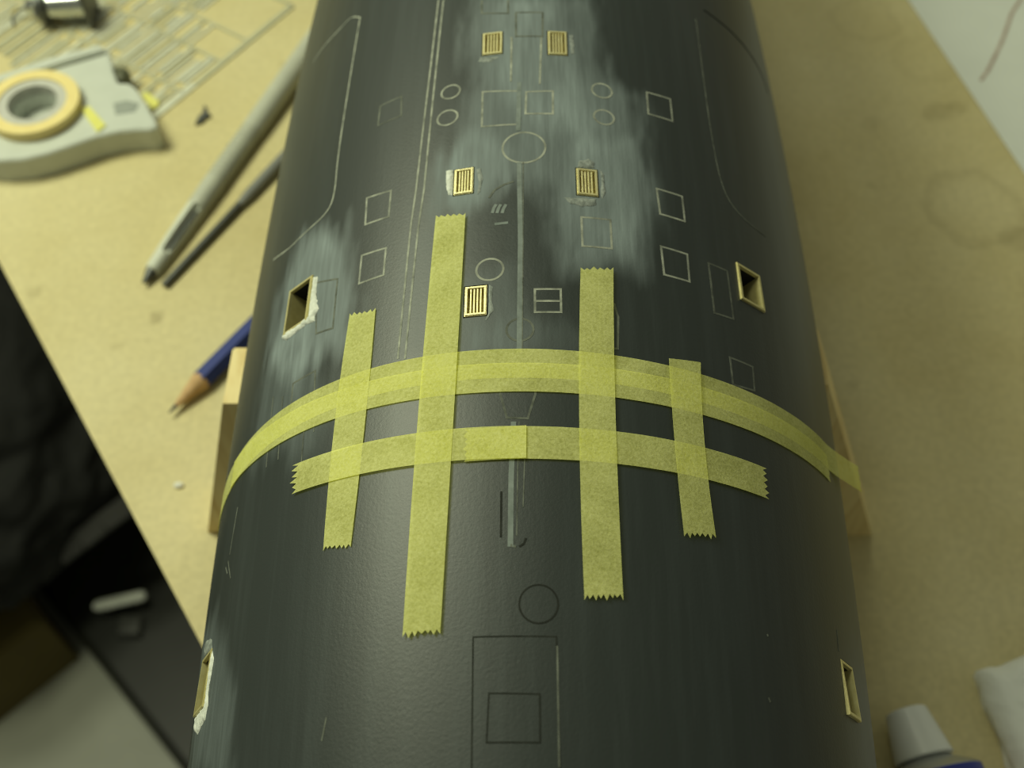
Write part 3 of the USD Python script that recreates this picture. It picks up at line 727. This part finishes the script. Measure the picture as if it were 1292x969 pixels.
# ------------------------------------------------------------------ etched fret on the bench
fr_ = thing('etched_fret', 'thin etched metal fret sheet of fine bars under the tape dispenser', 'etched metal sheet')
P0, P1 = at(196, 152), at(371, 9)
E1 = (P1 - P0)[:2]; L1 = np.linalg.norm(E1); E1 /= L1; E2 = np.array([-E1[1], E1[0]])
if E2[0] > 0: E2 = -E2
def fp(a, b): return np.array([*(P0[:2] + E1 * a + E2 * b), 0.0])
L2 = 0.150
def fbar(name, a0, b0, a1, b1, w, m, h=0.0007):
    obj(name, bevel_bar(fp(a0, b0), fp(a1, b1), w, h), m, fr_, smooth=20)
fbar('frame_bar', -0.012, 0.0016, 0.024, 0.0016, 0.0036, m_fret_pale)
fbar('frame_bar', 0.0242, 0.001, L1, 0.001, 0.0026, m_fret)
fbar('frame_bar', L1 + 0.04, L2, -0.012, L2, 0.0024, m_fret)
for a in (0.018, 0.0405, 0.0565):
    fbar('cross_bar', a, 0.0022, a, L2 - 0.001, 0.0013, m_fret)
fbar('frame_bar', L1, 0.001, L1, 0.020, 0.0015, m_fret)
fbar('frame_bar', L1, 0.0205, L1 + 0.04, 0.0205, 0.0015, m_fret); fbar('frame_bar', L1 + 0.04, 0.0205, L1 + 0.04, L2, 0.0015, m_fret)
rf = random.Random(3)
b = 0.0055
while b < L2 - 0.004:
    for (a0, a1), keep in (((-0.010, 0.0172), 0.95), ((0.0188, 0.0396), 0.95), ((0.0414, 0.0558), 0.9 if b > 0.018 else 0.0), ((0.0575, L1 + 0.03), 0.85 if b > 0.030 else 0.0)):
        if rf.random() < keep:
            q0 = a0 + rf.choice([0, 0, 0.003]); q1 = a1 - rf.choice([0, 0, 0, 0.004])
            fbar('fret_strip', q0, b, q1, b, rf.choice([0.0013, 0.0015, 0.0018]), m_fret_pale if rf.random() < (0.75 if a0 > 0.01 else 0.4) else m_fret, 0.0006)
    b += rf.choice([0.0019, 0.0021, 0.0024, 0.0036])
tag(obj('brass_offcut', prism([at(x, y)[:2] for x, y in ((180, 122), (186, 119), (202, 131), (200, 138), (192, 140))], 0.0007, 0.0015, 0.0002), m_tab), 'tiny yellow offcut of tape beside the dispenser nose', 'tape scrap')

# ------------------------------------------------------------------ small chrome tool, top left
ct = thing('chrome_clamp', 'small chrome screw clamp with dark end plate standing on the etched fret', 'clamp')
zc = 0.0085
c0, c1 = at(64, 6, zc), at(108, 4, zc); ax = (c1 - c0) / np.linalg.norm(c1 - c0); Lc = np.linalg.norm(c1 - c0)
obj('barrel', lathe([(-0.001, 0.0052), (0.0, 0.0058), (Lc * 0.9, 0.0058), (Lc, 0.0056)], c0, c1, 40), m_steel, ct)
obj('collar', lathe([(-0.0052, 0.006), (-0.0046, 0.0072), (-0.0016, 0.0072), (-0.0010, 0.006)], c0, c1, 40), m_steel_dk, ct)
pl = local(rbox(0.0022, 0.016, 0.0165, 0.0008), (c1 + ax * 0.0015) * [1, 1, 0] + [0, 0, 0.00895], ax, np.cross([0, 0, 1.0], ax), np.array([0, 0, 1.0]))
obj('end_plate', pl, m_steel_dk, ct)
for (x, y) in ((39, 8), (50, 18)):
    k = at(x, y, 0.006)
    obj('thumb_knob', lathe([(-0.0024, 0.001), (-0.0018, 0.0022), (0, 0.0028), (0.0018, 0.0022), (0.0024, 0.001)], k - ax * 0, k + ax * 0.01, 20), m_steel, ct)
    e = c0 - ax * 0.005; e = e + (k - e) * 0.1; dd = np.linalg.norm(e - k)
    obj('spindle', lathe([(0, 0.0010), (dd, 0.0010)], k, e, 12), m_steel, ct)
wp = np.array([at(x, y, z) for x, y, z in ((38, 10, 0.006), (28, 11, 0.005), (19, 16, 0.003), (15, 24, 0.0012), (18, 32, 0.0012))])
tw = []
for a, b2 in zip(wp[:-1], wp[1:]): tw.append(lathe([(0, 0.0005), (np.linalg.norm(b2 - a), 0.0005)], a, b2, 8))
obj('wire_arm', cat(*tw), m_steel_dk, ct)

# ------------------------------------------------------------------ craft knife, file, pencil, bits
kn = thing('craft_knife', 'grey plastic craft knife with dark metal tip and slotted nose lying beside hull', 'craft knife')
RK = 0.0042
k0, k1 = at(181, 357, 0.0022), at(393, 58, RK)
kd = (k1 - k0) / np.linalg.norm(k1 - k0); LK_ = np.linalg.norm(k1 - k0)
def on_knife(px, py):
    return float(np.dot(at(px, py, 0.003) - k0, kd))
tA, tB, tC = on_knife(192, 341), on_knife(252, 263), on_knife(275, 232)
obj('blade_tip', lathe([(0, 0.0006), (0.002, 0.0012), (tA * 0.8, 0.0020), (tA, 0.0021)], k0, k1, 24), m_steel_dk, kn)
def slot_nose():
    m = lathe([(tA * 0.98, 0.0021), (tA * 1.05, 0.0027), ((tA + tB) / 2, 0.0034), (tB * 0.97, 0.0037), (tB, 0.0037)], k0, k1, 40)
    return m
nose = slot_nose(); nz = m3.Manifold(m3.Mesh(nose.vertices.astype(np.float32), nose.faces.astype(np.uint32)))
sx = np.cross(kd, [0, 0, 1.0]); sx /= np.linalg.norm(sx); uz = np.cross(sx, kd)
smid = k0 + kd * (tA + (tB - tA) * 0.62) + uz * 0.0033 + sx * 0.0015
cutb = local(rbox(0.0028, (tB - tA) * 0.74, 0.0046, 0.0010), smid, sx, kd, uz)
cz = nz - m3.Manifold(m3.Mesh(cutb.vertices.astype(np.float32), cutb.faces.astype(np.uint32)))
obj('nose', tm(cz), pm('pale_knife_nose', (0.66, 0.68, 0.60), (0.58, 0.60, 0.52), rough=0.4), kn, label='pale slotted nose')
obj('blade', local(rbox(0.0009, (tB - tA) * 0.62, 0.0016, 0.0003), smid - uz * 0.0022 + sx * 0.0002, sx, kd, uz), m_steel_dk, kn)
prof = [(tB + 0.0002, 0.0036), (tB + 0.0008, 0.0039)]
t = tC
while t < tC + 0.028:
    prof += [(t, 0.0041), (t + 0.0011, 0.0041), (t + 0.0013, 0.0037), (t + 0.0019, 0.0037), (t + 0.0021, 0.0041)]; t += 0.0022
prof += [(t + 0.002, 0.0042), (LK_, 0.0046), (LK_ + 0.02, 0.0046), (LK_ + 0.022, 0.004)]
obj('handle', lathe(prof, k0, k1, 36), m_knife, kn)

nf = thing('needle_file', 'thin dark steel needle file with grey handle, beside the craft knife', 'file')
f0, f1 = at(207, 360, 0.0014), at(366, 190, 0.0022); tH = float(np.dot(at(300, 258, 0.0016) - f0, (f1 - f0) / np.linalg.norm(f1 - f0))); Lf = np.linalg.norm(f1 - f0)
obj('file_blade', lathe([(0, 0.0011), (0.0004, 0.0013), (tH, 0.0014)], f0, f1, 16), m_steel_dk, nf)
obj('file_handle', lathe([(tH, 0.0015), (tH + 0.006, 0.0021), (Lf, 0.0022), (Lf + 0.025, 0.0022), (Lf + 0.026, 0.0018)], f0, f1, 24), pm('grey_handle', (0.22, 0.225, 0.21), rough=0.45), nf)

pc = thing('pencil', 'blue hexagonal pencil with sharpened tip poking out beside the cradle', 'pencil')
q0, q1 = at(213, 521, 0.0024), at(325, 408, 0.0036); pdv = (q1 - q0) / np.linalg.norm(q1 - q0); Lp = np.linalg.norm(q1 - q0)
tb = float(np.dot(at(254, 477, 0.0036) - q0, pdv))
obj('lead_tip', lathe([(0, 0.0002), (0.0035, 0.0008)], q0, q1, 16), m_lead, pc)
obj('wood_cone', lathe([(0.0034, 0.0008), (tb, 0.0034)], q0, q1, 24), m_cone, pc)
hexm = lathe([(tb - 0.0006, 0.0036), (Lp + 0.05, 0.0036)], q0, q1, 6)
obj('shaft', hexm, m_blue, pc, smooth=False)

ch = [at(x, y)[:2] for x, y in ((247, 159), (252, 149), (256, 146), (259, 134), (262, 144), (267, 148), (260, 151), (256, 156))]
tag(obj('plastic_offcut', prism(ch, 0.0, 0.0016, 0.0003), m_steel_dk), 'small dark sliver of plastic on the bench beside the dispenser', 'offcut')
cp = at(226, 613, 0)
cm = trimesh.creation.icosphere(2, 0.0012); cm.vertices *= [1.3, 0.9, 0.55]; cm.vertices += 0.0003 * (meshkit.fbm(cm.vertices / 0.0008, 2, 4) - 0.5)[:, None]
cm.apply_translation([cp[0], cp[1], 0.00055])
tag(obj('white_crumb', cm, m_speck), 'tiny white crumb on bench near the pencil and cradle', 'crumb')

# ------------------------------------------------------------------ right side: paper, tissue, tube
pp = thing('paper_sheet', 'white paper sheet with faint red-brown line, top right', 'paper')
pa, pb = at(1143, -2), at(1300, 232); pdir = (pb - pa)[:2]; pdir /= np.linalg.norm(pdir); pn = np.array([-pdir[1], pdir[0]])
if pn[0] < 0: pn = -pn
pts = [pa[:2] - pdir * 0.06, pb[:2] + pdir * 0.05, pb[:2] + pdir * 0.05 + pn * 0.21, pa[:2] - pdir * 0.06 + pn * 0.21]
nx, ny = 30, 40
gu, gv = np.meshgrid(np.linspace(0, 1, nx), np.linspace(0, 1, ny))
gx = pts[0][None, None] + gv[..., None] * (pts[1] - pts[0]) + gu[..., None] * (pts[3] - pts[0])
gz = 0.0006 + 0.0022 * meshkit.fbm(np.stack([gx[..., 0] / 0.05, gx[..., 1] / 0.05, 0 * gu], -1), 3, 21) * np.clip(gu * 6, 0.15, 1)
top = np.concatenate([gx, gz[..., None]], -1).reshape(-1, 3); bot = top - [0, 0, 0.00025]
i, j = np.meshgrid(np.arange(ny - 1), np.arange(nx - 1), indexing='ij'); a = (i * nx + j).ravel(); q = np.stack([a, a + 1, a + nx + 1, a + nx], 1)
def grid_solid(top, bot, q, nx, ny):
    n = len(top); rim = [k for k in range(nx)] + [k * nx + nx - 1 for k in range(1, ny)] + [(ny - 1) * nx + k for k in range(nx - 2, -1, -1)] + [k * nx for k in range(ny - 2, 0, -1)]
    f = [q, q[:, ::-1] + n, np.array([(rim[(k + 1) % len(rim)], rim[k], rim[k] + n, rim[(k + 1) % len(rim)] + n) for k in range(len(rim))])]
    f = np.vstack(f); f = np.vstack([f[:, [0, 1, 2]], f[:, [0, 2, 3]]])
    m = trimesh.Trimesh(np.vstack([top, bot]), f, process=False); m.fix_normals(); return m
obj('sheet', grid_solid(top, bot, q, nx, ny), m_paper, pp, smooth=40)
from scipy.interpolate import RegularGridInterpolator
zint = RegularGridInterpolator((np.linspace(0, 1, ny), np.linspace(0, 1, nx)), gz, bounds_error=False, fill_value=0.001)
lp = LineString([at(x, y)[:2] for x, y in ((1300, -30), (1289, -2), (1275, 20), (1264, 52), (1255, 72), (1245, 92), (1237, 103))])
lpoly = shapely.segmentize(lp, 0.0015).buffer(0.0007)
mk = prism(lpoly, 0, 0.00012); rel = mk.vertices[:, :2] - pts[0]
Muv = np.linalg.inv(np.array([pts[1] - pts[0], pts[3] - pts[0]]).T); uv = rel @ Muv.T
mk.vertices[:, 2] += zint(uv) + 0.00006
obj('drawn_line', mk, m_ink, pp, label='faint red-brown line across the paper')

ts = thing('folded_tissue', 'white folded paper tissue, bottom right corner of the bench', 'tissue')
ta, tbp, tcn = at(1233, 846, 0.008), at(1296, 824, 0.008), at(1292, 985, 0.008)
ux = (tbp - ta)[:2]; ux /= np.linalg.norm(ux); vx = (tcn - ta)[:2]; vx /= np.linalg.norm(vx)
for lay, (z0, hh, du) in enumerate(((0.0, 0.0052, 0.0012), (0.0046, 0.0050, 0.0))):
    nx, ny = 60, 70
    gu, gv = np.meshgrid(np.linspace(0, 1, nx), np.linspace(0, 1, ny))
    gx = ta[:2] + (ux * (du))[None, None] * (1 - gu[..., None]) + gu[..., None] * ux * 0.075 + gv[..., None] * vx * 0.09
    wob = meshkit.fbm(np.stack([gu * 9, gv * 11, 0 * gu + lay], -1), 4, 31 + lay)
    edge = np.clip(np.minimum(np.minimum(gu, 1 - gu) * 22, np.minimum(gv, 1 - gv) * 25), 0, 1)
    ridge = np.abs(np.sin((gu * 2.1 + gv * 1.3 + wob * 1.5) * 5))
    zz = z0 + hh * (0.35 + 0.65 * np.sqrt(edge)) + (wob - 0.5) * 0.0022 * edge + 0.0011 * ridge * edge
    gx = gx + ((wob - 0.5) * 0.0022)[..., None]
    top = np.concatenate([gx, zz[..., None]], -1).reshape(-1, 3); bot = np.concatenate([gx, np.full((ny, nx, 1), z0 + 0.0002)], -1).reshape(-1, 3)
    i, j = np.meshgrid(np.arange(ny - 1), np.arange(nx - 1), indexing='ij'); a = (i * nx + j).ravel(); q = np.stack([a, a + 1, a + nx + 1, a + nx], 1)
    obj('tissue_layer', grid_solid(top, bot, q, nx, ny), m_tissue, ts, smooth=60)

tu = thing('glue_tube', 'metal tube with white screw cap and blue and red print, lying right of hull', 'tube')
RC = 0.0078
g0, g1 = at(1142, 897, RC), at(1166, 957, RC); gd = (g1 - g0) * [1, 1, 0]; Lg = np.linalg.norm(gd); gd /= Lg
g0[2] = RC
def gp(t): return g0 + gd * t
cap = [(0.0, 0.0050), (0.0004, 0.0056)]
cap += [(Lg * 0.95, 0.0077), (Lg, 0.0078), (Lg + 0.0004, 0.0072)]
obj('cap', lathe(cap, g0, gp(1), 48), m_white, tu)
obj('neck', lathe([(Lg, 0.0045), (Lg + 0.0012, 0.0045)], g0, gp(1), 24), m_alu, tu)
up_ = np.array([0, 0, 0.0016]); SQ = 0.72
obj('shoulder', lathe([(Lg + 0.0006, 0.0060), (Lg + 0.0012, 0.0070), (Lg * 1.31, 0.0125), (Lg * 1.36, 0.0130)], g0 + up_, gp(1) + up_, 48, SQ), m_alu, tu)
obj('print_band', lathe([(Lg * 1.36, 0.01302), (Lg * 1.36 + 0.0030, 0.01304)], g0 + up_, gp(1) + up_, 48, SQ), m_bandblue, tu, label='blue printed band')
obj('tube_body', lathe([(Lg * 1.36 + 0.0030, 0.01302), (Lg + 0.04, 0.0125), (Lg + 0.07, 0.010), (Lg + 0.085, 0.007)], g0 + up_, gp(1) + up_, 48, SQ), m_bandred, tu, label='red printed tube body')

# ------------------------------------------------------------------ below the bench, left
C0 = at(113, 832, ZF); bl = at(0, 921, ZF)           # the floor corner between the box and the case
bd = (bl - C0)[:2]; bd /= np.linalg.norm(bd); bn = np.array([-bd[1], bd[0]])
if bn[1] < 0: bn = -bn
HB = 0.10
cx = thing('cardboard_box', 'low brown cardboard box on the floor, under the black bag', 'box')
oc_ = C0[:2] + bd * 0.355 + bn * 0.236
T = dict(o=np.array([*oc_, ZF]), ex=np.array([*bd, 0]), ey=np.array([*bn, 0]), ez=np.array([0, 0, 1.0]))
obj('carton', local(rbox(0.70, 0.46, HB, 0.003, (0, 0, HB / 2)), **T), m_card, cx)
for sgn in (-1, 1):
    obj('flap', local(rbox(0.694, 0.226, 0.005, 0.002, (0, sgn * 0.1145, HB + 0.0027)), **T), m_card, cx)

bag = thing('black_bag', 'black crumpled fabric bag with grey strap, beside the bench edge at left', 'bag')
bc = at(-52, 470, -0.53)
bm = trimesh.creation.icosphere(5, 1.0)
vv = bm.vertices
w = meshkit.fbm(vv * 2.4 + 7, 4, 12); w2 = np.abs(meshkit.fbm(vv * 5.0 + 3, 3, 17) - 0.5)
rad = 1 + 0.30 * (w - 0.5) - 0.35 * w2 + 0.1
bm.vertices = vv * rad[:, None] * [0.17, 0.24, 0.13]
bm.vertices[:, 2] = np.maximum(bm.vertices[:, 2], -0.08)
bm.apply_translation([bc[0], bc[1], ZF + HB + 0.0058 + 0.08])
obj('bag_body', bm, m_black, bag, smooth=60)
sp = [at(x, y, z) for x, y, z in ((80, 700, -0.555), (104, 682, -0.545), (130, 662, -0.54), (160, 640, -0.54), (190, 612, -0.545))]
st = [bevel_bar(a, b2 + (b2 - a) * 0.03, 0.020, 0.004) for a, b2 in zip(sp[:-1], sp[1:])]
obj('strap', cat(*st), m_strap, bag)

tc = thing('tool_case', 'glossy black plastic case with pale handle on the floor below the bench', 'case')
td, tn = -bn, -bd
HC = 0.05
T = dict(o=np.array([*(C0[:2] + td * 0.105 + tn * 0.215), ZF]), ex=np.array([*td, 0]), ey=np.array([*tn, 0]), ez=np.array([0, 0, 1.0]))
obj('case_body', local(rbox(0.64, 0.42, HC * 0.62, 0.006, (0, 0, HC * 0.31), 12), **T), m_case, tc)
obj('lid', local(rbox(0.636, 0.416, HC * 0.40, 0.008, (0, 0, HC * 0.80), 12), **T), m_case, tc)
h0, h1 = at(124, 764, ZF + HC + 0.022), at(178, 752, ZF + HC + 0.022)
hd = h1 - h0; hl_ = np.linalg.norm(hd)
obj('handle', lathe([(-0.004, 0.003), (0, 0.0050), (hl_, 0.0050), (hl_ + 0.004, 0.003)], h0, h1, 24), m_handle, tc, label='pale handle')
for k in (0.12, 0.88):
    p = h0 + hd * k
    obj('handle_post', rbox(0.009, 0.009, 0.026, 0.002, (p[0], p[1], ZF + HC + 0.009)), m_case, tc)
kk = at(165, 791, ZF + HC + 0.004)
obj('latch', rbox(0.022, 0.020, 0.014, 0.003, (kk[0], kk[1], ZF + HC + 0.004)), pm('grey_latch', (0.06, 0.062, 0.056), rough=0.4), tc)
